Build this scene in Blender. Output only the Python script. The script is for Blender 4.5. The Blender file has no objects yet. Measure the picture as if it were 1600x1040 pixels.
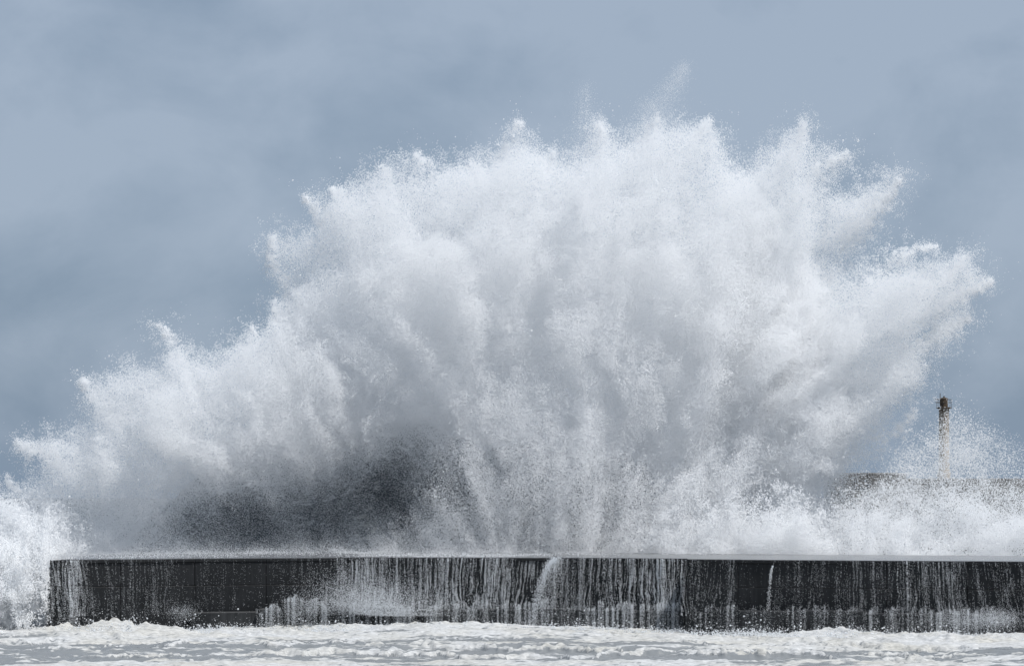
import bpy, bmesh, math, time
import numpy as np

C = bpy.context
sc = C.scene
COL = C.collection
R = math.radians
rng = np.random.default_rng(7)

# ------------------------------------------------------------------ camera, sky, sun, exposure
CAM_H, CAM_D, FPX, HOR = 9.325, 200.0, 4532.0, 775.0     # metres, metres, focal length and horizon in photo pixels
cam = bpy.data.objects.new('camera', bpy.data.cameras.new('camera'))
COL.objects.link(cam)
cam.location = (0, -CAM_D, CAM_H)
cam.rotation_euler = (R(90), 0, 0)
cam.data.sensor_width = 36
cam.data.lens = FPX / 1600 * 36
cam.data.shift_y = (HOR - 520) / 1600
cam.data.clip_end = 30000
sc.camera = cam

SUN_EL, SUN_AZ = 60.0, 121.0       # azimuth clockwise from +Y (away from the camera): 90 = from the right, 180 = from behind us
world = bpy.data.worlds.new('World')
sc.world = world
world.use_nodes = True
nt = world.node_tree
nt.nodes.clear()
def N(tree, kind, **kw):
    n = tree.nodes.new('ShaderNode' + kind)
    for k, v in kw.items():
        if k.startswith('i_'):
            key = k[2:]
            key = int(key) if key.isdigit() else key
            n.inputs[key].default_value = v
        else:
            setattr(n, k, v)
    return n
def L(tree, a, b):
    tree.links.new(a, b)
out = N(nt, 'OutputWorld')
bg = N(nt, 'Background', i_1=0.1)
sky = N(nt, 'TexSky', sky_type='NISHITA', sun_disc=False)
sky.sun_elevation = R(SUN_EL)
sky.sun_rotation = R(SUN_AZ)
sky.air_density = 1.0
sky.dust_density = 2.0
tc = N(nt, 'TexCoord')
mp = N(nt, 'Mapping')
mp.inputs['Scale'].default_value = (1.0, 1.0, 1.5)
L(nt, tc.outputs['Generated'], mp.inputs[0])
n1 = N(nt, 'TexNoise', i_Scale=13.0, i_Detail=7.0, i_Roughness=0.55, i_Distortion=0.3)
L(nt, mp.outputs[0], n1.inputs['Vector'])
n2 = N(nt, 'TexNoise', i_Scale=3.3, i_Detail=3.0, i_Roughness=0.5)
L(nt, mp.outputs[0], n2.inputs['Vector'])
sep = N(nt, 'SeparateXYZ')
L(nt, tc.outputs['Generated'], sep.inputs[0])
elev = N(nt, 'MapRange', i_1=0.0, i_2=0.17, i_3=-0.15, i_4=0.17, interpolation_type='SMOOTHSTEP')
L(nt, sep.outputs['Z'], elev.inputs[0])
a1 = N(nt, 'Math', operation='MULTIPLY_ADD', i_1=1.15, i_2=-0.22)
L(nt, n1.outputs[0], a1.inputs[0])
a2 = N(nt, 'Math', operation='MULTIPLY_ADD', i_1=0.55)
L(nt, n2.outputs[0], a2.inputs[0]); L(nt, a1.outputs[0], a2.inputs[2])
a3 = N(nt, 'Math', operation='ADD')
L(nt, a2.outputs[0], a3.inputs[0]); L(nt, elev.outputs[0], a3.inputs[1])
rp = N(nt, 'ValToRGB')
rp.color_ramp.elements[0].position = 0.40
rp.color_ramp.elements[0].color = (0.235, 0.315, 0.425, 1)
rp.color_ramp.elements[1].position = 0.82
rp.color_ramp.elements[1].color = (0.37, 0.45, 0.565, 1)
L(nt, a3.outputs[0], rp.inputs[0])
x10 = N(nt, 'Mix', data_type='RGBA', blend_type='MULTIPLY')
x10.inputs[0].default_value = 1.0
x10.inputs[7].default_value = (10, 10, 10, 1)
L(nt, rp.outputs[0], x10.inputs[6])
mxs = N(nt, 'Mix', data_type='RGBA')
mxs.inputs[0].default_value = 0.88            # cloud cover over the clear sky
L(nt, sky.outputs[0], mxs.inputs[6])
L(nt, x10.outputs[2], mxs.inputs[7])
L(nt, mxs.outputs[2], bg.inputs[0])
L(nt, bg.outputs[0], out.inputs[0])

sun = bpy.data.objects.new('sun', bpy.data.lights.new('sun', 'SUN'))
COL.objects.link(sun)
sun.data.energy = 4.1
sun.data.angle = R(0.6)
sun.data.color = (1.0, 0.98, 0.955)
sun.rotation_euler = (R(90 - SUN_EL), 0, R(180 - SUN_AZ))

sc.view_settings.view_transform = 'Standard'
sc.view_settings.look = 'None'
sc.view_settings.exposure = 0.0
sc.view_settings.gamma = 1.0
sc.render.engine = 'CYCLES'
sc.cycles.max_bounces = 12
sc.cycles.diffuse_bounces = 10
sc.cycles.transmission_bounces = 10
sc.cycles.use_denoising = True

# ------------------------------------------------------------------ helpers
def wx(px, y):
    return (px - 800.0) * (CAM_D + y) / FPX
def wz(py, y):
    return CAM_H + (HOR - py) * (CAM_D + y) / FPX

def tag(o, label=None, cat=None, group=None, kind=None):
    if label: o['label'] = label
    if cat: o['category'] = cat
    if group: o['group'] = group
    if kind: o['kind'] = kind
    return o

def mesh_obj(name, verts, faces, m, parent=None, smooth=False):
    me = bpy.data.meshes.new(name)
    me.from_pydata([tuple(v) for v in verts], [], faces)
    me.validate(); me.update()
    if smooth:
        me.polygons.foreach_set('use_smooth', [True] * len(me.polygons))
    if m: me.materials.append(m)
    o = bpy.data.objects.new(name, me)
    COL.objects.link(o)
    o.parent = parent
    return o

def bm_obj(name, bm, m, parent=None, smooth=False):
    me = bpy.data.meshes.new(name)
    bm.normal_update()
    bm.to_mesh(me); bm.free()
    if smooth:
        me.polygons.foreach_set('use_smooth', [True] * len(me.polygons))
    me.materials.append(m)
    o = bpy.data.objects.new(name, me)
    COL.objects.link(o)
    o.parent = parent
    return o

def empty(name, loc=(0, 0, 0)):
    o = bpy.data.objects.new(name, None)
    COL.objects.link(o)
    o.location = loc
    return o

def prism(bm, corners, z0, z1, bevel=0.0):
    """vertical prism over plan corners"""
    lo = [bm.verts.new((x, y, z0)) for x, y in corners]
    hi = [bm.verts.new((x, y, z1)) for x, y in corners]
    n = len(corners)
    fs = [bm.faces.new(lo[::-1]), bm.faces.new(hi)]
    for i in range(n):
        fs.append(bm.faces.new((lo[i], lo[(i + 1) % n], hi[(i + 1) % n], hi[i])))
    if bevel:
        es = list({e for f in fs for e in f.edges})
        bmesh.ops.bevel(bm, geom=es, offset=bevel, segments=1, affect='EDGES', profile=0.5)
    bmesh.ops.recalc_face_normals(bm, faces=bm.faces)

def tube(bm, p, q, r, n=6):
    p = np.array(p, float); q = np.array(q, float)
    d = q - p; d /= np.linalg.norm(d)
    a = np.cross(d, [0, 0, 1.0]) if abs(d[2]) < .9 else np.cross(d, [1.0, 0, 0])
    a /= np.linalg.norm(a); b = np.cross(d, a)
    A = [bm.verts.new(p + r * (math.cos(t) * a + math.sin(t) * b)) for t in np.arange(n) * 2 * math.pi / n]
    B = [bm.verts.new(q + r * (math.cos(t) * a + math.sin(t) * b)) for t in np.arange(n) * 2 * math.pi / n]
    for i in range(n):
        bm.faces.new((A[i], A[(i + 1) % n], B[(i + 1) % n], B[i]))
    bm.faces.new(A[::-1]); bm.faces.new(B)
    bmesh.ops.recalc_face_normals(bm, faces=bm.faces)

# ---- tileable fractal noise, built once from a random spectrum; read with jittered nearest lookups
def spectrum_noise(shape, beta, seed, lo=1.0):
    r = np.random.default_rng(seed)
    f = np.fft.rfftn(r.standard_normal(shape).astype(np.float32))
    ks = [np.fft.fftfreq(n) * n for n in shape[:-1]] + [np.fft.rfftfreq(shape[-1]) * shape[-1]]
    k = np.sqrt(sum(g ** 2 for g in np.meshgrid(*ks, indexing='ij')))
    k[tuple([0] * len(shape))] = 1
    amp = k ** (-beta / 2); amp[k < lo] = 0
    g = np.fft.irfftn(f * amp, s=shape).astype(np.float32)
    return g / g.std()
NG = 160
NZ_SOFT = spectrum_noise((NG, NG, NG), 4.6, 1, 2.0)    # billows
NZ_ROUGH = spectrum_noise((NG, NG, NG), 3.3, 2, 3.0)   # clumps and filaments
NZ_JET = spectrum_noise((NG, NG, NG), 3.9, 4, 4.0)     # jets   # clumps and filaments
def look(vol, a, b, c, cell):
    """noise at (a,b,c) metres, one voxel per `cell` metres"""
    n = vol.shape[0]
    def ix(v):
        return np.mod(np.floor(v / cell + rng.random(v.shape, dtype=np.float32)).astype(np.int32), n)
    return vol[ix(a), ix(b), ix(c)]
NP2 = spectrum_noise((1024, 1024), 3.0, 5, 3.0)
NP2B = spectrum_noise((1024, 1024), 2.2, 6, 4.0)
def look2(vol, a, b, cell):
    n = vol.shape[0]
    u, v = a / cell, b / cell
    i0, j0 = np.floor(u).astype(int), np.floor(v).astype(int)
    fu, fv = u - i0, v - j0
    g = lambda i, j: vol[np.mod(i, n), np.mod(j, n)]
    return (g(i0, j0) * (1 - fu) + g(i0 + 1, j0) * fu) * (1 - fv) + (g(i0, j0 + 1) * (1 - fu) + g(i0 + 1, j0 + 1) * fu) * fv
def sstep(x, a, b):
    t = np.clip((x - a) / (b - a), 0, 1)
    return t * t * (3 - 2 * t)

# ------------------------------------------------------------------ materials
def new_mat(name):
    m = bpy.data.materials.new(name)
    m.use_nodes = True
    t = m.node_tree
    b = t.nodes['Principled BSDF']
    return m, t, b

def spray_mat(name, col=(0.95, 0.955, 0.96), trans=0.5):
    m = bpy.data.materials.new(name)
    m.use_nodes = True
    t = m.node_tree
    t.nodes.clear()
    o = N(t, 'OutputMaterial')
    d = N(t, 'BsdfDiffuse'); d.inputs[0].default_value = (*col, 1)
    s = N(t, 'BsdfTranslucent'); s.inputs[0].default_value = (*col, 1)
    x = N(t, 'MixShader'); x.inputs[0].default_value = trans
    L(t, d.outputs[0], x.inputs[1]); L(t, s.outputs[0], x.inputs[2]); L(t, x.outputs[0], o.inputs[0])
    return m
M_SPRAY = spray_mat('spray_droplets')
M_FALL = spray_mat('falling_water', (0.80, 0.82, 0.84), 0.4)

def concrete(name, dark, light, rough=0.55):
    m, t, b = new_mat(name)
    tcn = N(t, 'TexCoord')
    mpn = N(t, 'Mapping'); mpn.inputs['Scale'].default_value = (1.0, 1.0, 0.09)
    L(t, tcn.outputs['Object'], mpn.inputs[0])
    st = N(t, 'TexNoise', i_Scale=5.0, i_Detail=7.0, i_Roughness=0.65)
    L(t, mpn.outputs[0], st.inputs['Vector'])
    bl = N(t, 'TexNoise', i_Scale=0.5, i_Detail=6.0, i_Roughness=0.6)
    L(t, tcn.outputs['Object'], bl.inputs['Vector'])
    mul = N(t, 'Math', operation='MULTIPLY')
    L(t, st.outputs[0], mul.inputs[0]); L(t, bl.outputs[0], mul.inputs[1])
    rpn = N(t, 'ValToRGB')
    rpn.color_ramp.elements[0].position = 0.14; rpn.color_ramp.elements[0].color = (*dark, 1)
    rpn.color_ramp.elements[1].position = 0.46; rpn.color_ramp.elements[1].color = (*light, 1)
    L(t, mul.outputs[0], rpn.inputs[0]); L(t, rpn.outputs[0], b.inputs['Base Color'])
    fn = N(t, 'TexNoise', i_Scale=9.0, i_Detail=6.0, i_Roughness=0.7)
    L(t, tcn.outputs['Object'], fn.inputs['Vector'])
    bp = N(t, 'Bump', i_Strength=0.6, i_Distance=0.05)
    L(t, fn.outputs[0], bp.inputs['Height']); L(t, bp.outputs[0], b.inputs['Normal'])
    b.inputs['Roughness'].default_value = rough
    b.inputs['Specular IOR Level'].default_value = 0.25
    return m
M_WALL = concrete('wet_black_concrete', (0.006, 0.007, 0.008), (0.024, 0.025, 0.027))
M_FOOT = concrete('wet_footing_concrete', (0.010, 0.011, 0.012), (0.05, 0.052, 0.054))
M_FAR = concrete('hazed_far_concrete', (0.12, 0.115, 0.11), (0.27, 0.26, 0.245), 0.8)  # haze put into the colour: paler than the bare concrete
M_DECK, t, b = new_mat('wet_deck')
tcn = N(t, 'TexCoord')
fn = N(t, 'TexNoise', i_Scale=0.35, i_Detail=6.0, i_Roughness=0.6); L(t, tcn.outputs['Object'], fn.inputs['Vector'])
rpn = N(t, 'ValToRGB')
rpn.color_ramp.elements[0].color = (0.05, 0.053, 0.056, 1); rpn.color_ramp.elements[1].color = (0.22, 0.225, 0.23, 1)
L(t, fn.outputs[0], rpn.inputs[0]); L(t, rpn.outputs[0], b.inputs['Base Color'])
b.inputs['Roughness'].default_value = 0.25

# sea: water under foam, the foam's own extent stored on the mesh
M_SEA, t, b = new_mat('sea_water_and_foam')
at = N(t, 'Attribute', attribute_name='foam')
tcn = N(t, 'TexCoord')
mpn = N(t, 'Mapping'); mpn.inputs['Scale'].default_value = (0.3, 1.0, 1.0)
L(t, tcn.outputs['Object'], mpn.inputs[0])
fn = N(t, 'TexNoise', i_Scale=2.6, i_Detail=8.0, i_Roughness=0.68); L(t, mpn.outputs[0], fn.inputs['Vector'])
ad = N(t, 'Math', operation='MULTIPLY_ADD', i_1=1.5, i_2=-0.75); L(t, fn.outputs[0], ad.inputs[0])
sm = N(t, 'Math', operation='ADD'); L(t, at.outputs['Fac'], sm.inputs[0]); L(t, ad.outputs[0], sm.inputs[1])
fr = N(t, 'ValToRGB')
fr.color_ramp.elements[0].position = 0.40; fr.color_ramp.elements[1].position = 0.58
L(t, sm.outputs[0], fr.inputs[0])
cn = N(t, 'TexNoise', i_Scale=0.16, i_Detail=4.0, i_Roughness=0.6); L(t, tcn.outputs['Object'], cn.inputs['Vector'])
fc = N(t, 'ValToRGB')
fc.color_ramp.elements[0].position = 0.40; fc.color_ramp.elements[0].color = (0.545, 0.55, 0.55, 1)
fc.color_ramp.elements[1].position = 0.66; fc.color_ramp.elements[1].color = (0.50, 0.49, 0.455, 1)
L(t, cn.outputs[0], fc.inputs[0])
am = N(t, 'Attribute', attribute_name='milk')
wmx = N(t, 'Mix', data_type='RGBA'); wmx.inputs[6].default_value = (0.075, 0.083, 0.088, 1); wmx.inputs[7].default_value = (0.21, 0.22, 0.225, 1)
L(t, am.outputs['Fac'], wmx.inputs[0])
cm = N(t, 'Mix', data_type='RGBA'); L(t, wmx.outputs[2], cm.inputs[6])
fb_ = N(t, 'TexNoise', i_Scale=7.0, i_Detail=5.0, i_Roughness=0.7); L(t, mpn.outputs[0], fb_.inputs['Vector'])
fv = N(t, 'MapRange', i_1=0.35, i_2=0.6, i_3=0.62, i_4=1.06); L(t, fb_.outputs[0], fv.inputs[0])
fm = N(t, 'Mix', data_type='RGBA', blend_type='MULTIPLY'); fm.inputs[0].default_value = 1.0
L(t, fc.outputs[0], fm.inputs[6]); L(t, fv.outputs[0], fm.inputs[7])
L(t, fr.outputs[0], cm.inputs[0]); L(t, fm.outputs[2], cm.inputs[7]); L(t, cm.outputs[2], b.inputs['Base Color'])
wr = N(t, 'MapRange', i_3=0.5, i_4=0.18); L(t, am.outputs['Fac'], wr.inputs[0])
rr = N(t, 'MapRange', i_4=0.9); L(t, wr.outputs[0], rr.inputs[3]); L(t, fr.outputs[0], rr.inputs[0]); L(t, rr.outputs[0], b.inputs['Roughness'])
bp = N(t, 'Bump', i_Strength=0.6, i_Distance=0.15); L(t, fn.outputs[0], bp.inputs['Height']); L(t, bp.outputs[0], b.inputs['Normal'])
b.inputs['IOR'].default_value = 1.33

# ------------------------------------------------------------------ the breakwater: plan line of its front edge
DECK_Z = 5.0
def edge_y(px, py):            # depth of the deck's front edge from its height in the photograph
    return (CAM_H - DECK_Z) * FPX / (py - HOR) - CAM_D
EDGE = [(79, 874.6), (300, 872.6), (540, 871.2), (850, 871.2), (1069, 872.6)]
EDGE2 = [(1072.8, 873.8), (1600, 877.4), (1900, 879.2)]
def plan(pts):
    return [(wx(px, edge_y(px, py)), edge_y(px, py)) for px, py in pts]
P1, P2 = plan(EDGE), plan(EDGE2)
PX_ALL = np.array([p[0] for p in P1 + P2]); PY_ALL = np.array([p[1] for p in P1 + P2])
def front_y(x):
    return np.interp(x, PX_ALL, PY_ALL)
X_END = P1[0][0]

# ------------------------------------------------------------------ sea: one sheet to the horizon
def axis(lo, hi, step, lo_far, hi_far, grow):
    a = list(np.arange(lo, hi + 1e-6, step))
    s = step
    while a[-1] < hi_far:
        s *= grow; a.append(a[-1] + s)
    s = step; pre = []
    x = lo
    while x > lo_far:
        s *= grow; x -= s; pre.append(x)
    return np.array(pre[::-1] + a)
gx = axis(-39, 39, 0.13, -9000, 9000, 1.16)
gy = axis(-48, 50, 0.16, -260, 14000, 1.07)
GX, GY = np.meshgrid(gx, gy)
near = sstep(GY, 60, 10) * sstep(np.abs(GX), 300, 60)
NPC = spectrum_noise((1024, 1024), 3.2, 8, 16.0)
swell = 0.13 * look2(NP2, GX * 0.35, GY, 0.06) * near
chop = 0.05 * look2(NPC, GX * 0.25, GY, 0.05) * near
bandn = look2(NP2, GX * 0.16 + 31, GY * 0.8 + 7, 0.05)
fy = front_y(GX)
d_wall = fy - GY                                    # metres in front of the wall
foam = 0.60 * sstep(d_wall, 20, 10) + 0.20
foam += 0.30 * bandn
pxs = 800 + GX * FPX / (CAM_D + GY)
foam += 0.30 * sstep(pxs, 900, 1350) * sstep(d_wall, 44, 20)
foam -= 0.25 * sstep(d_wall, 15, 21) * sstep(d_wall, 42, 36) * sstep(pxs, 1250, 700)
foam += 0.4 * sstep(d_wall, 38, 42)
ridge = np.abs(look2(NP2, GX * 0.07 + 11, GY * 0.6 + 3, 0.045))
crack = np.abs(look2(NPC, GX * 0.16 + 3, GY * 0.9 + 20, 0.05))
foam -= 0.5 * sstep(crack, 0.16, 0.0)               # dark lines where the foam sheet tears
foam = np.maximum(foam, 0.9 - ridge * 6)         # thin drifting foam lines
# low crests rolling along the wall, each with a ragged lip of foam
crests = np.zeros_like(GX)
for c0, amp, sd in ((9.0, 0.16, 3), (17.0, 0.20, 9), (25.0, 0.22, 15), (33.0, 0.25, 21)):
    line = d_wall - c0 - 2.2 * look2(NP2, GX * 0.30 + sd * 7, GX * 0 + sd, 0.06) - 0.35 * look2(NPC, GX * 0.5, GX * 0 + sd, 0.06)
    on = np.clip(0.5 + 0.8 * look2(NP2, GX * 0.35 + sd * 3, GX * 0 + 40 + sd, 0.06), 0, 1.3)
    crests += amp * on * np.exp(-np.where(line > 0, line / 0.5, line / 1.8) ** 2)
    foam = np.maximum(foam, (0.35 + 0.5 * on) * np.exp(-((line - 0.1) / 0.35) ** 2))
foam = np.clip(foam, 0, 1.0)
foam = np.where(GY > fy + 2, np.clip(0.1 + 0.25 * look2(NP2, GX * 0.3, GY * 0.3, 0.1), 0, 0.5) * sstep(GY, 400, 60), foam)
lump = look2(NPC, GX * 0.5 + 5, GY + 9, 0.035)
Z = swell + chop + crests * near + (0.02 + 0.015 * sstep(d_wall, 9, 3)) * np.maximum(lump, -1.0) * sstep(foam, 0.4, 0.8) * near + 0.06 * sstep(foam, 0.4, 0.7) * near
# heaps of foam thrown up at the wall's foot
def heap(px, y, w, d, h):
    cx = wx(px, y)
    return h * np.exp(-((GX - cx) / w) ** 2 - ((GY - y) / d) ** 2)
Z += (heap(170, -5, 4.5, 1.8, 0.42) + heap(255, -4, 5.5, 1.8, 0.30) + heap(40, 0, 5, 4, 0.5) + heap(520, 2, 7, 3, 0.3) + heap(1330, -6, 5, 3, 0.35)
      + heap(1500, -13, 5, 3, 0.35) + heap(720, 1, 4, 3, 0.3)) * (1 + 0.25 * lump) * near
# dark wave body added behind the deck to stand in for the hollow's shade
wm = 13.5 * np.exp(-np.abs((GX - wx(650, 40)) / 23.0) ** 6) * np.exp(-((GY - 41) / 7.5) ** 2) * (1 + 0.05 * look2(NP2, GX * 0.5, GY * 0.2, 0.06))
wm += 2.2 * np.exp(-((GX - wx(610, 40)) / 8.0) ** 2 - ((GY - 41) / 6.5) ** 2)  # raised here so the darkness reaches higher in the hollow
wm += (0.5 * look2(NP2, GX * 0.5, GY * 0.7, 0.06) + 0.22 * look2(NPC, GX * 0.4, GY * 0.6, 0.08)) * sstep(wm, 0.3, 3)
Z += np.where(GY > 26, wm, 0)
rough_sea = (0.9 * look2(NP2, GX * 0.25, GY * 0.6, 0.2) + 0.25 * look2(NPC, GX * 0.3, GY * 0.5, 0.25)) * sstep(GY, 26, 40) * sstep(GY, 6000, 800)
Z += np.where(GY > 26, rough_sea, 0)
milk = np.where(GY > fy + 10, 0.0, 1.0)             # churned, air-filled water in front of the wall
ny, nx = GX.shape
verts = np.stack([GX, GY, Z], -1).reshape(-1, 3).astype(np.float32)
idx = np.arange(nx * ny).reshape(ny, nx)
quads = np.stack([idx[:-1, :-1], idx[:-1, 1:], idx[1:, 1:], idx[1:, :-1]], -1).reshape(-1, 4).astype(np.int32)
me = bpy.data.meshes.new('sea')
me.vertices.add(len(verts)); me.vertices.foreach_set('co', verts.ravel())
me.loops.add(quads.size); me.loops.foreach_set('vertex_index', quads.ravel())
me.polygons.add(len(quads)); me.polygons.foreach_set('loop_start', np.arange(0, quads.size, 4, dtype=np.int32))
me.update(calc_edges=True)
me.polygons.foreach_set('use_smooth', np.ones(len(quads), bool))
fa = me.attributes.new('foam', 'FLOAT', 'POINT'); fa.data.foreach_set('value', foam.ravel().astype(np.float32))
fa = me.attributes.new('milk', 'FLOAT', 'POINT'); fa.data.foreach_set('value', milk.ravel().astype(np.float32))
me.materials.append(M_SEA)
sea = bpy.data.objects.new('sea', me); COL.objects.link(sea)
tag(sea, 'churning grey sea with streaks and sheets of white foam', 'sea', kind='structure')

# ------------------------------------------------------------------ breakwater with panels, deck slabs and footing blocks
bw = empty('breakwater', (0, float(P1[2][1]), 0))
tag(bw, 'long black wet concrete breakwater with water pouring over its edge', 'breakwater')
BWO = np.array([0, float(P1[2][1]), 0])
def child(bm, name, m):
    bmesh.ops.translate(bm, verts=bm.verts, vec=tuple(-BWO))
    return bm_obj(name, bm, m, bw)
prng = np.random.default_rng(11)
def along(path, s):
    d = np.array(path); seg = np.hypot(*(d[1:] - d[:-1]).T); cum = np.r_[0, np.cumsum(seg)]
    return np.array([np.interp(s, cum, d[:, 0]), np.interp(s, cum, d[:, 1])]), cum[-1]
def run(path, widths):
    tot = along(path, 0)[1]; s = 0; i = 0
    while s < tot - 1e-3:
        w = min(widths[i % len(widths)], tot - s)
        if tot - s - w < 1.5: w = tot - s
        yield along(path, s)[0], along(path, s + w)[0], s == 0
        s += w; i += 1
SPLIT = 3.15
panel_n = 0
for path, widths in ((P1, (4.9, 5.3, 5.0, 5.2)), (P2, (3.6, 5.2, 5.0, 5.4))):
    for a, c, first in run(path, widths):
        g = 0.010
        d = (c - a) / np.linalg.norm(c - a); a2, c2 = a + d * g, c - d * g
        nrm = np.array([d[1], -d[0]])              # toward the camera
        if nrm[1] > 0: nrm = -nrm
        for z0, z1, prj in ((SPLIT + 0.012, DECK_Z - 0.22, 0.0), (-2.5, SPLIT - 0.012, 0.04)):
            j = prj + prng.uniform(-0.015, 0.03)
            bm = bmesh.new()
            prism(bm, [tuple(a2 + nrm * j), tuple(c2 + nrm * j), tuple(c2 - nrm * 1.2), tuple(a2 - nrm * 1.2)], z0, z1, 0.025)
            child(bm, 'wall_panel', M_WALL)
        # coping and deck slab
        bm = bmesh.new()
        prism(bm, [tuple(a2 + nrm * 0.10), tuple(c2 + nrm * 0.10), tuple(c2 - nrm * 1.1), tuple(a2 - nrm * 1.1)], DECK_Z - 0.215, DECK_Z + prng.uniform(0, 0.02), 0.03)
        child(bm, 'coping_block', M_WALL)
        bm = bmesh.new()
        prism(bm, [tuple(a2 - nrm * 1.13), tuple(c2 - nrm * 1.13), (c2[0], c2[1] + 21), (a2[0], a2[1] + 21)], -2.5, DECK_Z - 0.01 + prng.uniform(0, 0.012), 0.03)
        child(bm, 'deck_slab', M_DECK)
# footing: separate blocks of uneven height along the wall's foot
def foot(px0, px1, ztop, out_, path):
    y = float(front_y(wx((px0 + px1) / 2, 5)))
    x0, x1 = wx(px0, y), wx(px1, y)
    y0, y1 = float(front_y(x0)), float(front_y(x1))
    bm = bmesh.new()
    prism(bm, [(x0 + .02, y0 - out_), (x1 - .02, y1 - out_), (x1 - .02, y1 - 0.09), (x0 + .02, y0 - 0.09)], -2.5, ztop, 0.08)
    child(bm, 'footing_block', M_FOOT)
foot(300, 404, 1.35, 0.7, P1)
foot(405, 440, 1.55, 1.1, P1)
foot(440.6, 497, 2.05, 1.25, P1)
fx = 497.6
for w in (70, 84, 78, 90, 76, 88, 82):
    if fx > 1050: break
    foot(fx, min(fx + w, 1068), 1.5 + prng.uniform(-.12, .12), 1.0 + prng.uniform(-.1, .15), P1); fx += w + 0.6
fx = 1072
for w in (80, 92, 105, 98, 110, 104, 100, 110):
    foot(fx, fx + w, 1.62 + prng.uniform(-.1, .1), 1.1 + prng.uniform(-.1, .15), P2); fx += w + 0.6

# ------------------------------------------------------------------ far breakwater and its beacon
FY = 185.0
fb = empty('far_breakwater', (wx(1500, FY), FY, 0))
tag(fb, 'distant grey concrete breakwater half hidden by spray below the beacon tower', 'breakwater')
x = wx(1298, FY); k = 0
while x < wx(1900, FY):
    w = 5.2 + prng.uniform(-.4, .4)
    for z0, z1, yo in ((-2, 5.4, 0), (5.43, 10.2, 0.5), (10.23, wz(738, FY) + (0 if x < wx(1405, FY) else -0.75), 1.1)):
        bm = bmesh.new()
        prism(bm, [(x + .03, FY + yo), (x + w - .03, FY + yo), (x + w - .03, FY + 9), (x + .03, FY + 9)], z0, z1, 0.1)
        bmesh.ops.translate(bm, verts=bm.verts, vec=(-fb.location.x, -FY, 0))
        bm_obj('concrete_block', bm, M_FAR, fb)
    x += w

M_TOWER, t, b = new_mat('weathered_tower_paint')
tcn = N(t, 'TexCoord')
fn = N(t, 'TexNoise', i_Scale=2.2, i_Detail=6.0, i_Roughness=0.7); L(t, tcn.outputs['Object'], fn.inputs['Vector'])
sp = N(t, 'SeparateXYZ'); L(t, tcn.outputs['Object'], sp.inputs[0])
ad = N(t, 'MapRange', i_1=3.0, i_2=10.0, i_3=0.16, i_4=-0.12); L(t, sp.outputs['Z'], ad.inputs[0])   # rust runs down from the gallery
sm = N(t, 'Math', operation='ADD'); L(t, fn.outputs[0], sm.inputs[0]); L(t, ad.outputs[0], sm.inputs[1])
rpn = N(t, 'ValToRGB')
rpn.color_ramp.elements[0].position = 0.42; rpn.color_ramp.elements[0].color = (0.10, 0.072, 0.048, 1)
rpn.color_ramp.elements[1].position = 0.62; rpn.color_ramp.elements[1].color = (0.5, 0.43, 0.35, 1)
L(t, sm.outputs[0], rpn.inputs[0]); L(t, rpn.outputs[0], b.inputs['Base Color']); b.inputs['Roughness'].default_value = 0.85
M_RUST, t, b = new_mat('rusty_iron')
fn = N(t, 'TexNoise', i_Scale=4.0, i_Detail=5.0)
rpn = N(t, 'ValToRGB')
rpn.color_ramp.elements[0].position = 0.4; rpn.color_ramp.elements[0].color = (0.045, 0.034, 0.025, 1)
rpn.color_ramp.elements[1].position = 0.65; rpn.color_ramp.elements[1].color = (0.11, 0.075, 0.045, 1)
L(t, fn.outputs[0], rpn.inputs[0]); L(t, rpn.outputs[0], b.inputs['Base Color']); b.inputs['Roughness'].default_value = 0.8

TY = FY + 5.0
S = (CAM_D + TY) / FPX
tx, tb = wx(1475, TY), wz(740, TY)
tw = empty('beacon_tower', (tx, TY, tb))
tag(tw, 'slender brown weathered beacon tower with railed gallery rising above the spray', 'beacon tower')
def lathe(bm, prof, n=16):
    rings = []
    for r, z in prof:
        rings.append([bm.verts.new((r * math.cos(a), r * math.sin(a), z)) for a in np.arange(n) * 2 * math.pi / n])
    for A, B in zip(rings, rings[1:]):
        for i in range(n):
            bm.faces.new((A[i], A[(i + 1) % n], B[(i + 1) % n], B[i]))
    bm.faces.new(rings[0][::-1]); bm.faces.new(rings[-1])
    bmesh.ops.recalc_face_normals(bm, faces=bm.faces)
H = lambda py: (740 - py) * S
bm = bmesh.new(); lathe(bm, [(10.5 * S, -1.5), (10.5 * S, .25), (8.7 * S, .26), (8.3 * S, H(690)), (7.8 * S, H(645)), (8.2 * S, H(643)), (8.2 * S, H(638.6))]); bm_obj('shaft', bm, M_TOWER, tw)
bm = bmesh.new(); lathe(bm, [(9 * S, H(638.5)), (12 * S, H(637.6)), (12 * S, H(636.2)), (11.6 * S, H(636.0))]); bm_obj('gallery_platform', bm, M_RUST, tw)
bm = bmesh.new(); lathe(bm, [(6.0 * S, H(635.9)), (6.0 * S, H(623.4)), (6.5 * S, H(623.2)), (6.5 * S, H(622.3)), (3.0 * S, H(620.8))]); bm_obj('lantern_room', bm, M_RUST, tw)
bm = bmesh.new(); lathe(bm, [(1.3 * S, H(620.7)), (1.3 * S, H(619)), (.7 * S, H(618.4))], 8); bm_obj('lamp', bm, M_RUST, tw)
for py in (624.0, 628.6):
    bm = bmesh.new(); n = 20; rr_ = 11.7 * S
    for i in range(n):
        a, c = i * 2 * math.pi / n, (i + 1) * 2 * math.pi / n
        tube(bm, (rr_ * math.cos(a), rr_ * math.sin(a), H(py)), (rr_ * math.cos(c), rr_ * math.sin(c), H(py)), .26 * S, 5)
    bm_obj('gallery_rail', bm, M_RUST, tw)
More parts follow.
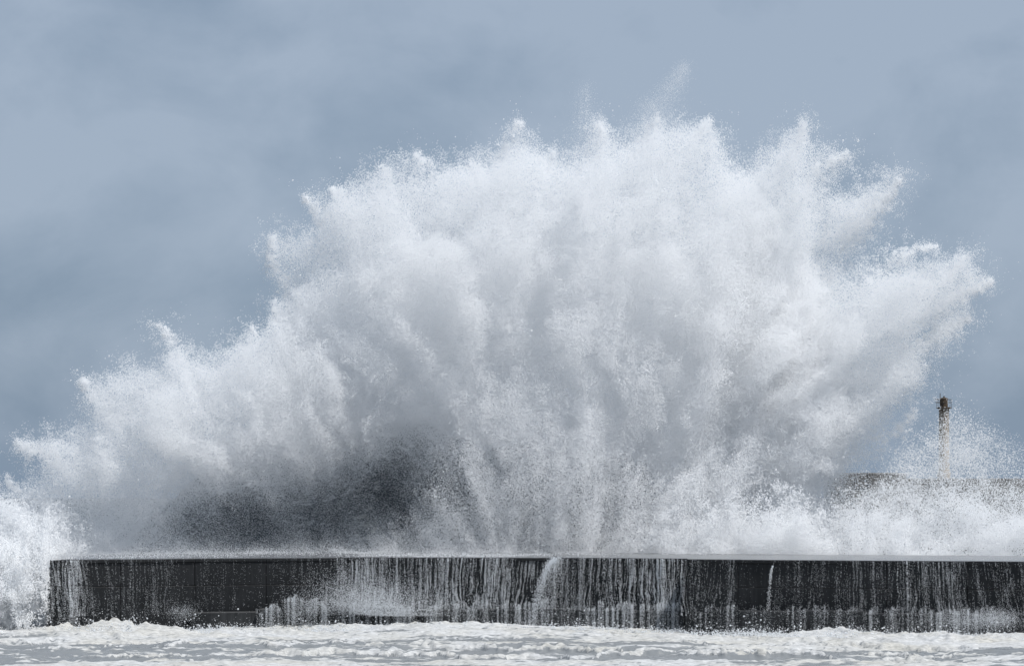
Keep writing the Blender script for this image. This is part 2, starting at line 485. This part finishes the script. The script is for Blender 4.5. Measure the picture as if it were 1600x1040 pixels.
for i in range(10):
    a = (i + .5) * 2 * math.pi / 10; rr_ = 11.7 * S
    bm = bmesh.new(); tube(bm, (rr_ * math.cos(a), rr_ * math.sin(a), H(636.1)), (rr_ * math.cos(a), rr_ * math.sin(a), H(623.6)), .2 * S, 5)
    bm_obj('rail_post', bm, M_RUST, tw)
for py in (623.6, 628.4):
    bm = bmesh.new(); tube(bm, (-14.5 * S, -2 * S, H(py)), (-6 * S, -2 * S, H(py)), .45 * S, 5); bm_obj('bracket_arm', bm, M_RUST, tw)
bm = bmesh.new(); tube(bm, (-6.2 * S, -1 * S, H(634)), (-6.2 * S, -1 * S, H(614)), .55 * S, 6); bm_obj('antenna_mast', bm, M_RUST, tw)

# ------------------------------------------------------------------ spray: real droplets (point clouds), metres in size and depth
def droplets(name, pts, rad, m, label, cat):
    n = len(pts)
    me = bpy.data.meshes.new(name)
    me.vertices.add(n)
    me.vertices.foreach_set('co', np.ascontiguousarray(pts, np.float32).ravel())
    a = me.attributes.new('radius', 'FLOAT', 'POINT')
    a.data.foreach_set('value', np.ascontiguousarray(rad, np.float32))
    me.materials.append(m)
    o = bpy.data.objects.new(name, me); COL.objects.link(o)
    for s in C.view_layer.objects: s.select_set(False)
    C.view_layer.objects.active = o; o.select_set(True)
    bpy.ops.object.convert(target='POINTCLOUD')
    o = C.view_layer.objects.active
    o.name = name
    tag(o, label, cat, kind='stuff')
    print('DROPS', name, n)
    return o

def sdf_grid(poly, cell=4.0, pad=80):
    p = np.array(poly, float)
    lo, hi = p.min(0) - pad, p.max(0) + pad
    xs = np.arange(lo[0], hi[0] + cell, cell); ys = np.arange(lo[1], hi[1] + cell, cell)
    X, Y = np.meshgrid(xs, ys)
    dmin = np.full(X.shape, 1e9); ins = np.zeros(X.shape, bool)
    for (x0, y0), (x1, y1) in zip(p, np.roll(p, -1, 0)):
        ex, ey = x1 - x0, y1 - y0
        t_ = np.clip(((X - x0) * ex + (Y - y0) * ey) / (ex * ex + ey * ey + 1e-9), 0, 1)
        dmin = np.minimum(dmin, np.hypot(X - x0 - t_ * ex, Y - y0 - t_ * ey))
        if y0 != y1:
            c_ = ((Y >= min(y0, y1)) & (Y < max(y0, y1)) & (X < x0 + (Y - y0) * ex / ey))
            ins ^= c_
    return lo, hi, cell, np.where(ins, dmin, -dmin)
def sdf_at(g, px, py):
    lo, hi, cell, d = g
    u = np.clip((px - lo[0]) / cell, 0, d.shape[1] - 1.001); v = np.clip((py - lo[1]) / cell, 0, d.shape[0] - 1.001)
    i, j = u.astype(int), v.astype(int); fu, fv = u - i, v - j
    return (d[j, i] * (1 - fu) + d[j, i + 1] * fu) * (1 - fv) + (d[j + 1, i] * (1 - fu) + d[j + 1, i + 1] * fu) * fv

def thin_map(px, py):
    """spray thinned to shape in shade: the dark mouth under the curl, grey middle"""
    def blob(cx, cy, a, b_, rot):
        c_, s_ = math.cos(R(rot)), math.sin(R(rot))
        u = ((px - cx) * c_ + (py - cy) * s_) / a; v = (-(px - cx) * s_ + (py - cy) * c_) / b_
        return np.exp(-(u * u + v * v) ** 1.15)
    cave = np.maximum.reduce([blob(600, 768, 100, 50, -60), blob(540, 795, 160, 80, -18), 0.9 * blob(410, 820, 190, 60, 0)]).clip(0, 1)
    mid = np.maximum(blob(810, 765, 175, 145, 0), 0.8 * blob(940, 760, 100, 120, 0))  # middle thinned too, so the dark wave behind greys it like shade
    return cave, mid

def plume(poly, yc, thick, origin, seed, dens=310, billow=0.85, streak=0.95, fine=0.95, soft=0.75, rad=(0.014, 0.025),
          back=0.35, hollow=1.0, core=6.0, halo=0.009, vox=0.3, thin=1.0):
    """fill the closed body of one plume with drops: a coarse density grid first, then drops refined by fine noise"""
    global rng
    rng = np.random.default_rng(seed)
    g = sdf_grid(poly)
    mpx = (CAM_D + yc) / FPX
    lo, hi = g[0] + 30, g[1] - 30
    xs = np.arange((lo[0] - 800) * mpx, (hi[0] - 800) * mpx, vox, dtype=np.float32)
    zs = np.arange(max(0.0, CAM_H + (HOR - hi[1]) * mpx), CAM_H + (HOR - lo[1]) * mpx, vox, dtype=np.float32)
    X2, Z2 = np.meshgrid(xs, zs, indexing='ij')
    px = X2 / mpx + 800; py = HOR - (Z2 - CAM_H) / mpx
    s2 = sdf_at(g, px, py).astype(np.float32) * mpx
    k2 = s2 > -2.8
    x1, z1, s1, px, py = X2[k2], Z2[k2], s2[k2], px[k2], py[k2]
    ys = np.arange(-thick - 2.5, thick * back + 2.5, vox, dtype=np.float32)
    cave, mid = thin_map(px, py)
    x, y = [a.ravel() for a in np.meshgrid(x1, ys, indexing='ij')]
    rep = lambda a: np.repeat(a, len(ys))
    z, s, cave, mid = rep(z1), rep(s1), rep(cave), rep(mid)
    ox, oz = (origin[0] - 800) * mpx, CAM_H + (HOR - origin[1]) * mpx
    r = np.hypot(x - ox, z - oz); th = np.arctan2(z - oz, x - ox)
    sw = look(NZ_SOFT, x, y, z, 0.30)
    nj = look(NZ_JET, r * 0.22 + 50 + seed + 0.5 * sw, th * 32 + 1.0 * sw, y * 0.8, 0.14)
    nb = look(NZ_SOFT, x + 17 * seed, y + 3, z * 0.85, 0.105)
    gth = np.where(s > 0, thick * (1 - np.exp(-np.maximum(s, 0) / (thick * 0.42))), s)
    gth = gth - hollow * (4.0 * cave + 1.6 * mid) * (y < 0)
    ay = np.where(y < 0, -y, y / back)
    e = gth - ay + billow * nb * np.clip(0.15 + gth / 4, 0.15, 1) + streak * nj * np.clip(0.3 + gth / 5, 0.3, 1) + 0.3
    mul = np.clip(0.85 + 0.22 * nj, 0.2, 1.3) * (1 - hollow * (0.72 * cave + 0.58 * mid)) * np.where(e > core, 0.4, 1.0) * thin
    lace = np.clip(1.15 - np.maximum(s, 0) / 3.0, 0.3, 1.0)      # torn at the outline, smooth inside
    def prof(e_):
        return np.clip(e_ / soft, 0, 1) ** 1.3 * (1 + 0.7 * np.exp(-(e_ / 1.1) ** 2)) + halo * np.exp(np.minimum(e_, 0) / 0.9)
    bound = np.where(e > 3.5, 1.05, np.where(e > -1.6 * fine, 1.6, prof(e + 1.6 * fine))) + halo
    w = bound * mul * (s > -2.5)
    nn = rng.poisson(np.maximum(w, 0) * dens * vox ** 3)
    id_ = np.repeat(np.arange(len(x)), nn)
    m_ = len(id_)
    tri = lambda: ((rng.random(m_, dtype=np.float32) + rng.random(m_, dtype=np.float32)) - 1) * vox
    X, Y, Zp = x[id_] + tri(), y[id_] + tri(), z[id_] + tri()
    nf = look(NZ_ROUGH, X + 5, Y, Zp + 9 * seed, 0.05)
    ee = e[id_] + fine * nf * lace[id_]
    k = rng.random(m_, dtype=np.float32) * bound[id_] < prof(ee)
    X, Y, Zp, ee = X[k], Y[k], Zp[k], ee[k]
    rr = rng.uniform(rad[0], rad[1], len(X))
    rr *= (1 + sstep(ee, 1.0, -0.4) * rng.exponential(0.4, len(X))) * (1 - 0.45 * hollow * cave[id_][k])
    p = np.stack([X, Y + yc, Zp], -1)
    ondeck = (p[:, 1] < front_y(p[:, 0]) + 21) & (p[:, 0] > X_END)
    ok = p[:, 2] > np.where(ondeck, DECK_Z + 0.03, 0.2)
    return p[ok], rr[ok]

MAIN = [(395, 1040), (405, 700), (425, 560), (432, 440), (426, 372), (470, 352), (474, 312), (512, 300), (545, 288), (592, 262), (642, 240), (690, 257), (742, 250),
        (798, 226), (811, 192), (850, 236), (905, 228), (934, 192), (962, 214), (1000, 190), (1046, 194), (1106, 190), (1136, 212), (1138, 246), (1190, 300),
        (1260, 380), (1310, 470), (1340, 560), (1350, 660), (1310, 760), (1300, 1040)]
LEFT = [(-120, 1060), (-120, 790), (-40, 770), (12, 748), (40, 742), (62, 722), (22, 692), (62, 682), (106, 664), (136, 648), (128, 598), (152, 585), (197, 576), (250, 570),
        (264, 530), (247, 506), (277, 527), (312, 548), (356, 542), (392, 508), (440, 480), (530, 520), (590, 640), (620, 760), (640, 1060)]
RIGHT = [(1020, 1040), (1060, 700), (1140, 540), (1230, 450), (1310, 418), (1344, 412), (1400, 402), (1462, 386), (1490, 402), (1512, 400), (1550, 438), (1520, 466),
         (1517, 500), (1482, 560), (1432, 620), (1385, 662), (1428, 640), (1350, 722), (1290, 790), (1290, 1040)]
CREST = [(1060, 620), (1090, 400), (1130, 270), (1182, 232), (1252, 192), (1276, 222), (1326, 240), (1318, 292), (1362, 284), (1404, 280), (1386, 324), (1350, 376), (1312, 420), (1290, 560), (1200, 660)]
REAR = [(330, 1040), (360, 700), (470, 470), (640, 380), (900, 360), (1150, 420), (1250, 600), (1280, 1040)]
CURTAIN = [(640, 1000), (655, 780), (690, 690), (760, 610), (850, 590), (940, 640), (1000, 720), (1060, 790), (1100, 1000)]
parts = [
    plume(MAIN, 33, 9.0, (800, 1180), 3),
    plume(REAR, 55, 4.0, (800, 930), 9, hollow=0, dens=200, rad=(0.02, 0.03)),
    plume(CREST, 35, 5.0, (900, 950), 4, streak=1.2),
    plume(LEFT, 29, 6.0, (620, 1080), 5),
    plume(RIGHT, 31, 6.0, (860, 880), 6, streak=1.25),
    plume(CURTAIN, 25, 3.0, (840, 1100), 8, dens=170, hollow=0.25, streak=1.4, fine=1.3),
]
# thin wisps flung off the top and single drops round the outline
def wisp(pa, pb, w0, w1, n, yc, seed):
    r = np.random.default_rng(seed)
    t_ = r.random(n) ** 1.35
    px = pa[0] + (pb[0] - pa[0]) * t_ + r.normal(size=n) * (w0 + (w1 - w0) * t_); py = pa[1] + (pb[1] - pa[1]) * t_ + r.normal(size=n) * 6
    y = yc + r.normal(size=n) * 1.2
    return np.stack([wx(px, y), y, wz(py, y)], -1), r.uniform(0.006, 0.015, n)
parts += [wisp((1000, 215), (1072, 100), 26, 6, 9000, 33, 21), wisp((910, 230), (915, 135), 16, 7, 3000, 33, 22), wisp((1060, 210), (1005, 160), 14, 8, 2500, 33, 23),
          wisp((805, 240), (808, 185), 14, 5, 2500, 33, 24), wisp((935, 220), (940, 180), 9, 4, 1500, 33, 25), wisp((1380, 330), (1402, 278), 16, 9, 2500, 35, 26)]
# froth blown off the crest of the added wave, thinning down its face
cr = np.random.default_rng(91)
n = 420000
jj = (gy > 30) & (gy < 50)
crest = Z[jj].max(0)
cx_ = cr.uniform(wx(150, 33), wx(1100, 33), n)
cz_ = np.interp(cx_, gx, np.convolve(crest, np.ones(15) / 15, 'same'))
dn = np.where(cr.random(n) < 0.4, cr.normal(size=n) * 1.0 + 0.6, -cr.exponential(2.0, n))
cz_ = cz_ + dn + 0.6 * look2(NP2, cx_ * 0.6, dn * 0.5, 0.06)
cy_ = 32.5 + cr.normal(size=n) * 1.6
kk = (cz_ > DECK_Z + 0.1) & (cr.random(n) < np.clip(0.7 + 0.35 * look2(NP2, cx_, cz_ * 0.6, 0.04), 0.1, 1))
parts.append((np.stack([cx_, cy_, cz_], -1)[kk], cr.uniform(0.010, 0.020, n)[kk]))
# dense fingers at the head of the jets, made of clots that are breaking up
def finger(pa, pb, yc, n, seed, w0=20, w1=5):
    r = np.random.default_rng(seed)
    m_ = max(20, n // 45)
    t_ = r.random(m_) ** 0.75
    bend = r.normal() * 10 * np.sin(t_ * 3.1)
    dx, dy = pb[0] - pa[0], pb[1] - pa[1]; ll = math.hypot(dx, dy)
    off = r.normal(size=m_) * (w0 + (w1 - w0) * t_) * 0.6 + bend
    cx = pa[0] + dx * t_ - dy / ll * off; cy = pa[1] + dy * t_ + dx / ll * off; cyy = yc + r.normal(size=m_) * (w0 + (w1 - w0) * t_) * 0.05
    i = r.integers(0, m_, n); sc_ = r.uniform(1.2, 4.5, m_)[i]
    px = cx[i] + r.normal(size=n) * sc_; py = cy[i] + r.normal(size=n) * sc_; y = cyy[i] + r.normal(size=n) * sc_ * 0.05
    return np.stack([wx(px, y), y, wz(py, y)], -1), r.uniform(0.012, 0.03, n)
for q, (a, b_, yc, n) in enumerate([((780, 310), (811, 190), 33, 3800), ((690, 290), (650, 240), 33, 2600), ((905, 280), (937, 187), 33, 3200), ((990, 260), (1030, 186), 33, 3200), ((1050, 270), (1112, 188), 33, 4500),
        ((1180, 310), (1256, 191), 35, 5500), ((1230, 330), (1328, 240), 35, 5000), ((1310, 390), (1406, 279), 35, 6500), ((1360, 470), (1465, 384), 31, 5000), ((1420, 470), (1513, 399), 31, 3800),
        ((1420, 510), (1551, 438), 31, 6500), ((1420, 570), (1517, 495), 31, 4200), ((1360, 690), (1430, 640), 31, 2600), ((500, 400), (476, 306), 33, 4200), ((470, 460), (427, 368), 33, 4200),
        ((560, 350), (516, 296), 33, 3200), ((600, 330), (596, 258), 33, 3000), ((320, 600), (247, 504), 29, 3600), ((350, 600), (394, 506), 29, 2600), ((190, 660), (128, 592), 29, 3600), ((110, 730), (22, 692), 29, 4200),
        ((100, 770), (10, 748), 29, 3600), ((450, 540), (428, 470), 30, 3000), ((860, 300), (868, 232), 33, 2400), ((740, 310), (733, 250), 33, 2400)]):
    parts.append(finger(a, b_, yc, n, 60 + q))
P = np.concatenate([p for p, r in parts]); RR = np.concatenate([r for p, r in parts])
droplets('wave_spray', P, RR, M_SPRAY, 'towering white burst of spray from the wave breaking behind the breakwater', 'spray')

# churned foam rolling over the deck at the right, and the surge round the wall's left end
DECKF = [(985, 960), (1010, 845), (1060, 815), (1110, 792), (1170, 800), (1230, 780), (1300, 800), (1360, 795), (1420, 800), (1450, 785), (1490, 772), (1530, 785), (1570, 790), (1640, 770),
         (1720, 780), (1720, 960)]
p1 = plume(DECKF, 20, 5.0, (1300, 1100), 12, billow=1.7, streak=0.5, fine=1.6, hollow=0, rad=(0.018, 0.034), soft=0.7, dens=300)
droplets('deck_foam', p1[0], p1[1], M_SPRAY, 'low churning bank of white foam rolling over the right deck', 'foam')
ENDF = [(-120, 1060), (-120, 850), (-20, 800), (40, 800), (90, 835), (104, 868), (97, 900), (92, 1060)]
p2 = plume(ENDF, -2, 3.5, (60, 1100), 13, billow=1.0, streak=0.8, fine=1.2, hollow=0, rad=(0.018, 0.034), dens=800)
k = ~((p2[0][:, 0] > X_END - 0.05) & (p2[0][:, 1] > front_y(p2[0][:, 0]) - 0.05) & (p2[0][:, 2] < DECK_Z))
droplets('surge_foam', p2[0][k], p2[1][k], M_SPRAY, 'cloud of foam surging round the left end of the breakwater', 'foam')

# loose drops drifting in front of the beacon
r = np.random.default_rng(31)
n = 900000
px = r.uniform(1270, 1640, n); py = r.uniform(590, 870, n)
dens = 0.25 * sstep(py, 640, 740) + 0.45 * sstep(py, 735, 810) + 0.5 * np.exp(-((px - 1500) / 42) ** 2 - ((py - 690) / 60) ** 2) + 0.35 * np.exp(-((px - 1440) / 40) ** 2 - ((py - 720) / 45) ** 2)
dens *= sstep(py, 600 + np.abs(px - 1500) * 0.75, 665 + np.abs(px - 1500) * 0.75)
y = r.uniform(24, 44, n)
X, Zz = wx(px, y), wz(py, y)
dens *= np.clip(0.55 + 0.5 * NZ_ROUGH[np.mod((X / .15).astype(int), NG), np.mod((y / .3).astype(int), NG), np.mod((Zz / .15).astype(int), NG)], 0.05, 1.6)
k = (r.random(n) < dens * 0.75) & (Zz > 5.2)
droplets('drifting_drops', np.stack([X, y, Zz], -1)[k], (0.010 + r.exponential(0.009, n)[k]).clip(0, 0.05), M_SPRAY, 'loose drops drifting in the air before the beacon tower', 'spray')

# ------------------------------------------------------------------ water pouring down the wall
r = np.random.default_rng(41)
PROF = np.array([(78, .8), (92, 1.0), (100, .5), (108, .9), (112, .9), (126, .9), (130, .35), (140, .3), (150, .22), (180, .22), (200, .35), (260, .28), (300, .2), (380, .13), (470, .14),
                 (490, .3), (520, .35), (540, .8), (560, 1.3), (660, 1.35), (700, 1.0), (760, .9), (800, .75), (830, .7), (880, .9), (940, 1.0), (1000, .95), (1062, .95),
                 (1070, .2), (1090, .30), (1145, .30), (1152, .03), (1196, .03), (1205, .2), (1300, .22), (1395, .3), (1410, .55), (1430, .45), (1470, .4), (1520, .25), (1620, .3)])
pts = []; rad = []
def strand(px, vout, w, n, top=0.0, zend=None, grain=1.0):
    """one rope of water: leaves the lip, bends over and breaks into drops as it falls"""
    x0 = wx(px, float(front_y(wx(px, 5.0)))); 
    y0 = float(front_y(x0)) - 0.13
    x0 = wx(px, y0)
    z_top = DECK_Z - 0.0 - top
    z_bot = zend if zend is not None else r.uniform(-0.1, 1.7)
    tmax = math.sqrt(max(0.05, 2 * (z_top - z_bot) / 9.8))
    t_ = np.sqrt(r.random(n)) * tmax
    fall = 0.5 * 9.8 * t_ ** 2
    clump = np.interp(fall, np.linspace(0, 6, 90), r.random(90)) ** 2
    k_ = r.random(n) < 0.12 + 0.88 * clump
    t_, fall = t_[k_], fall[k_]
    spread = w * (0.5 + 0.5 * t_ / 1.0)
    wob = (0.02 + 0.02 * fall) * np.interp(fall, np.linspace(0, 6, 9), r.normal(size=9))
    pts.append(np.stack([x0 + wob + r.normal(size=len(t_)) * spread, y0 - vout * t_ - np.abs(r.normal(size=len(t_))) * 0.05, z_top - fall], -1))
    rad.append(r.uniform(0.005, 0.013, len(t_)) * grain)
xs = r.uniform(76, 1640, 5500)
pr = np.interp(xs, PROF[:, 0], PROF[:, 1])
cl = np.interp(xs, np.arange(60, 1660, 1.7), r.random(942) ** 2 * 2.6) * np.interp(xs, np.arange(60, 1660, 16), r.random(100) * 1.1 + 0.35)
for px, a, c_ in zip(xs, pr, cl):
    st = a * c_
    if r.random() < st * 0.55:
        strand(px, r.uniform(0.05, 0.5), r.uniform(0.004, 0.03), int(30 + 260 * min(st, 1.4) * r.random() ** 1.5), top=0 if r.random() < .75 else r.uniform(0, 2.5))
for px, v, w, n in ((92, .5, .06, 1500), (112, .9, .10, 2500), (122, .9, .12, 3500), (104, .6, .05, 900), (700, .5, .06, 1200), (716, .5, .06, 1200), (735, .4, .05, 900), (944, .5, .06, 1500),
                    (955, .5, .05, 1000), (968, .6, .05, 1200), (985, .5, .04, 900), (1036, .7, .08, 2200), (1028, .5, .03, 700), (1066, .4, .06, 1200), (1364, .3, .025, 500), (1402, .3, .04, 700), (1417, .35, .05, 1100),
                    (1466, .3, .04, 600), (1247, .25, .02, 250), (205, .2, .03, 400)):
    strand(px, v, w, int(n * 1.1 * r.uniform(0.5, 1.2)), grain=1.1)
# thin torn sheets clinging to the face: streaky in plan, broken up down the fall
def fine(vol, a, b, cell):
    return look2(vol, a, b, cell)
n = 2600000
px = r.uniform(76, 1640, n); z = r.uniform(1.2, DECK_Z, n); dz = DECK_Z - z
x = wx(px, 5.0)
lean = 0.10 * look2(NP2, x * 0.5, z * 0.4, 0.08) * dz
q = 0.75 * look2(NPC, (x + lean) * 1.0, z * 0.03 + 3, 0.0045) + 0.5 * look2(NPC, (x + lean) * 1.0 + 40, z * 0.08, 0.02) + 0.5 * look2(NP2B, x, z * 0.35 + 9, 0.02) * (0.4 + 0.25 * dz)
a = np.interp(px, PROF[:, 0], PROF[:, 1]) * np.clip(0.75 + 0.45 * look2(NP2, x * 1.0, z * 0.0 + 5, 0.1), 0.15, 2)
k = r.random(n) < np.clip(0.25 * a * np.clip(q - 0.05, 0, 2.4), 0, 1)
x, z, px = x[k], z[k], px[k]
yy = front_y(x) - 0.16 - 0.10 * (DECK_Z - z) * r.random(len(x)) - 0.03 * r.random(len(x))
pts.append(np.stack([wx(px, yy), yy, z], -1)); rad.append(r.uniform(0.004, 0.0105, len(x)))
# two jets that arc sideways from gaps in the lip
def jet(px, n, vx, vo, w, grain, z0=0.1):
    y0 = float(front_y(wx(px, 5))) - .15; x0 = wx(px, y0)
    t_ = r.random(n) ** 0.8 * 0.98
    sp_ = w * (0.4 + 1.1 * t_)
    pts.append(np.stack([x0 + vx * t_ + r.normal(size=n) * sp_, y0 - vo * t_ + r.normal(size=n) * sp_ * .5, DECK_Z - z0 - 4.9 * t_ ** 2 + r.normal(size=n) * sp_], -1))
    rad.append(r.uniform(0.012, 0.028, n) * grain)
jet(868, 2600, -1.7, 1.2, 0.17, 0.85); jet(872, 2600, -0.8, 1.0, 0.34, 0.7); jet(1208, 420, -0.5, 0.4, 0.06, 0.9, 0.4)
# broken water leaping off the footing blocks
n = 380000
px = r.uniform(400, 1640, n)
zt = np.interp(px, [400, 440, 441, 497, 500, 640, 760, 1069, 1072, 1640], [1.5, 1.55, 2.1, 2.1, 1.7, 1.6, 1.75, 1.75, 1.7, 1.75])
a = np.interp(px, [400, 440, 441, 497, 540, 690, 730, 1065, 1072, 1145, 1152, 1200, 1210, 1390, 1420, 1540, 1560, 1640], [.7, .8, 1.1, 1.2, .7, .5, .8, .85, .35, .45, .08, .1, .28, .35, .6, .7, .25, .35])
cl = np.interp(px, np.arange(390, 1650, 3), r.random(420) ** 1.6 * 1.9) * np.interp(px, np.arange(390, 1650, 14), r.random(90) + 0.4)
cl *= np.clip(0.7 + 0.6 * look2(NPC, wx(px, 3.0), px * 0, 0.006) + 0.4 * look2(NPC, wx(px, 3.0), px * 0 + 3, 0.03), 0.05, 2)
k = r.random(n) < a * cl * 0.5
px, zt = px[k], zt[k]; n = len(px)
u = r.random(n)
y0 = front_y(wx(px, 3)) - 1.12 - 0.35 * u - np.abs(r.normal(size=n)) * .10
pts.append(np.stack([wx(px, y0) + r.normal(size=n) * .03, y0, zt + 0.10 + 0.16 * look2(NPC, wx(px, 3.0), px * 0, 0.03) - u ** 1.4 * 1.9 + r.normal(size=n) * 0.05], -1)); rad.append(r.uniform(0.005, 0.014, n))
# mist where the heaviest fall strikes
n = 21000
px = 588 + r.normal(size=n) * 52 + np.where(r.random(n) < .3, -22, 0); py = 962 - np.abs(r.normal(size=n)) * 26 - 22 * np.exp(-((px - 520) / 40) ** 2) * r.random(n)
y0 = front_y(wx(px, 3)) - 1.3 - np.abs(r.normal(size=n)) * .9
pts.append(np.stack([wx(px, y0), y0, wz(py, y0)], -1)); rad.append(r.uniform(0.007, 0.018, n))
for cx, cy, sx, sy, n in ((285, 956, 13, 7, 1100), (1520, 970, 42, 9, 5000), (1556, 965, 18, 8, 2500)):
    px = cx + r.normal(size=n) * sx; py = cy + r.normal(size=n) * sy
    y0 = front_y(wx(px, 3)) - 1.5 - np.abs(r.normal(size=n)) * .4
    pts.append(np.stack([wx(px, y0), y0, wz(py, y0)], -1)); rad.append(r.uniform(0.006, 0.014, n))
n = 110000
px = r.uniform(70, 1010, n); y0 = front_y(wx(px, 3.0)) + 0.3 + r.random(n) * 17
k = r.random(n) < np.clip(0.45 + 0.5 * look2(NP2, wx(px, 3.0), y0, 0.08), 0.03, 1) * 0.5 * sstep(px, 1000, 780) * (0.4 + 0.6 * sstep(px, 300, 560))
px, y0 = px[k], y0[k]
mist = np.stack([wx(px, y0), y0, DECK_Z + 0.04 + r.exponential(0.22, len(px)) * np.clip(1 + 0.6 * look2(NP2, wx(px, 3.0) + 9, y0, 0.05), 0.2, 3)], -1)
droplets('deck_mist', mist, r.uniform(0.010, 0.022, len(px)), M_SPRAY, 'thin veil of blown spray skimming the left deck edge', 'spray')
n = 26000
px = np.concatenate([r.uniform(60, 1640, n // 2), 165 + r.normal(size=n // 4) * 40, r.choice([330, 520, 700, 900, 1180, 1330, 1480], n // 4) + r.normal(size=n // 4) * 30])
y0 = front_y(wx(px, 0)) - r.uniform(1.2, 6, len(px))
pts.append(np.stack([wx(px, y0), y0, 0.12 + r.exponential(0.20, len(px)) * np.clip(0.6 + 0.6 * look2(NPC, wx(px, y0), y0, 0.03), 0.1, 2)], -1)); rad.append(0.008 + r.exponential(0.012, len(px)).clip(0, 0.05))
P = np.concatenate(pts); RR = np.concatenate(rad)
k = P[:, 2] > -0.4
droplets('falling_water', P[k], RR[k], M_FALL, 'white ropes of water pouring down the black breakwater wall', 'water')
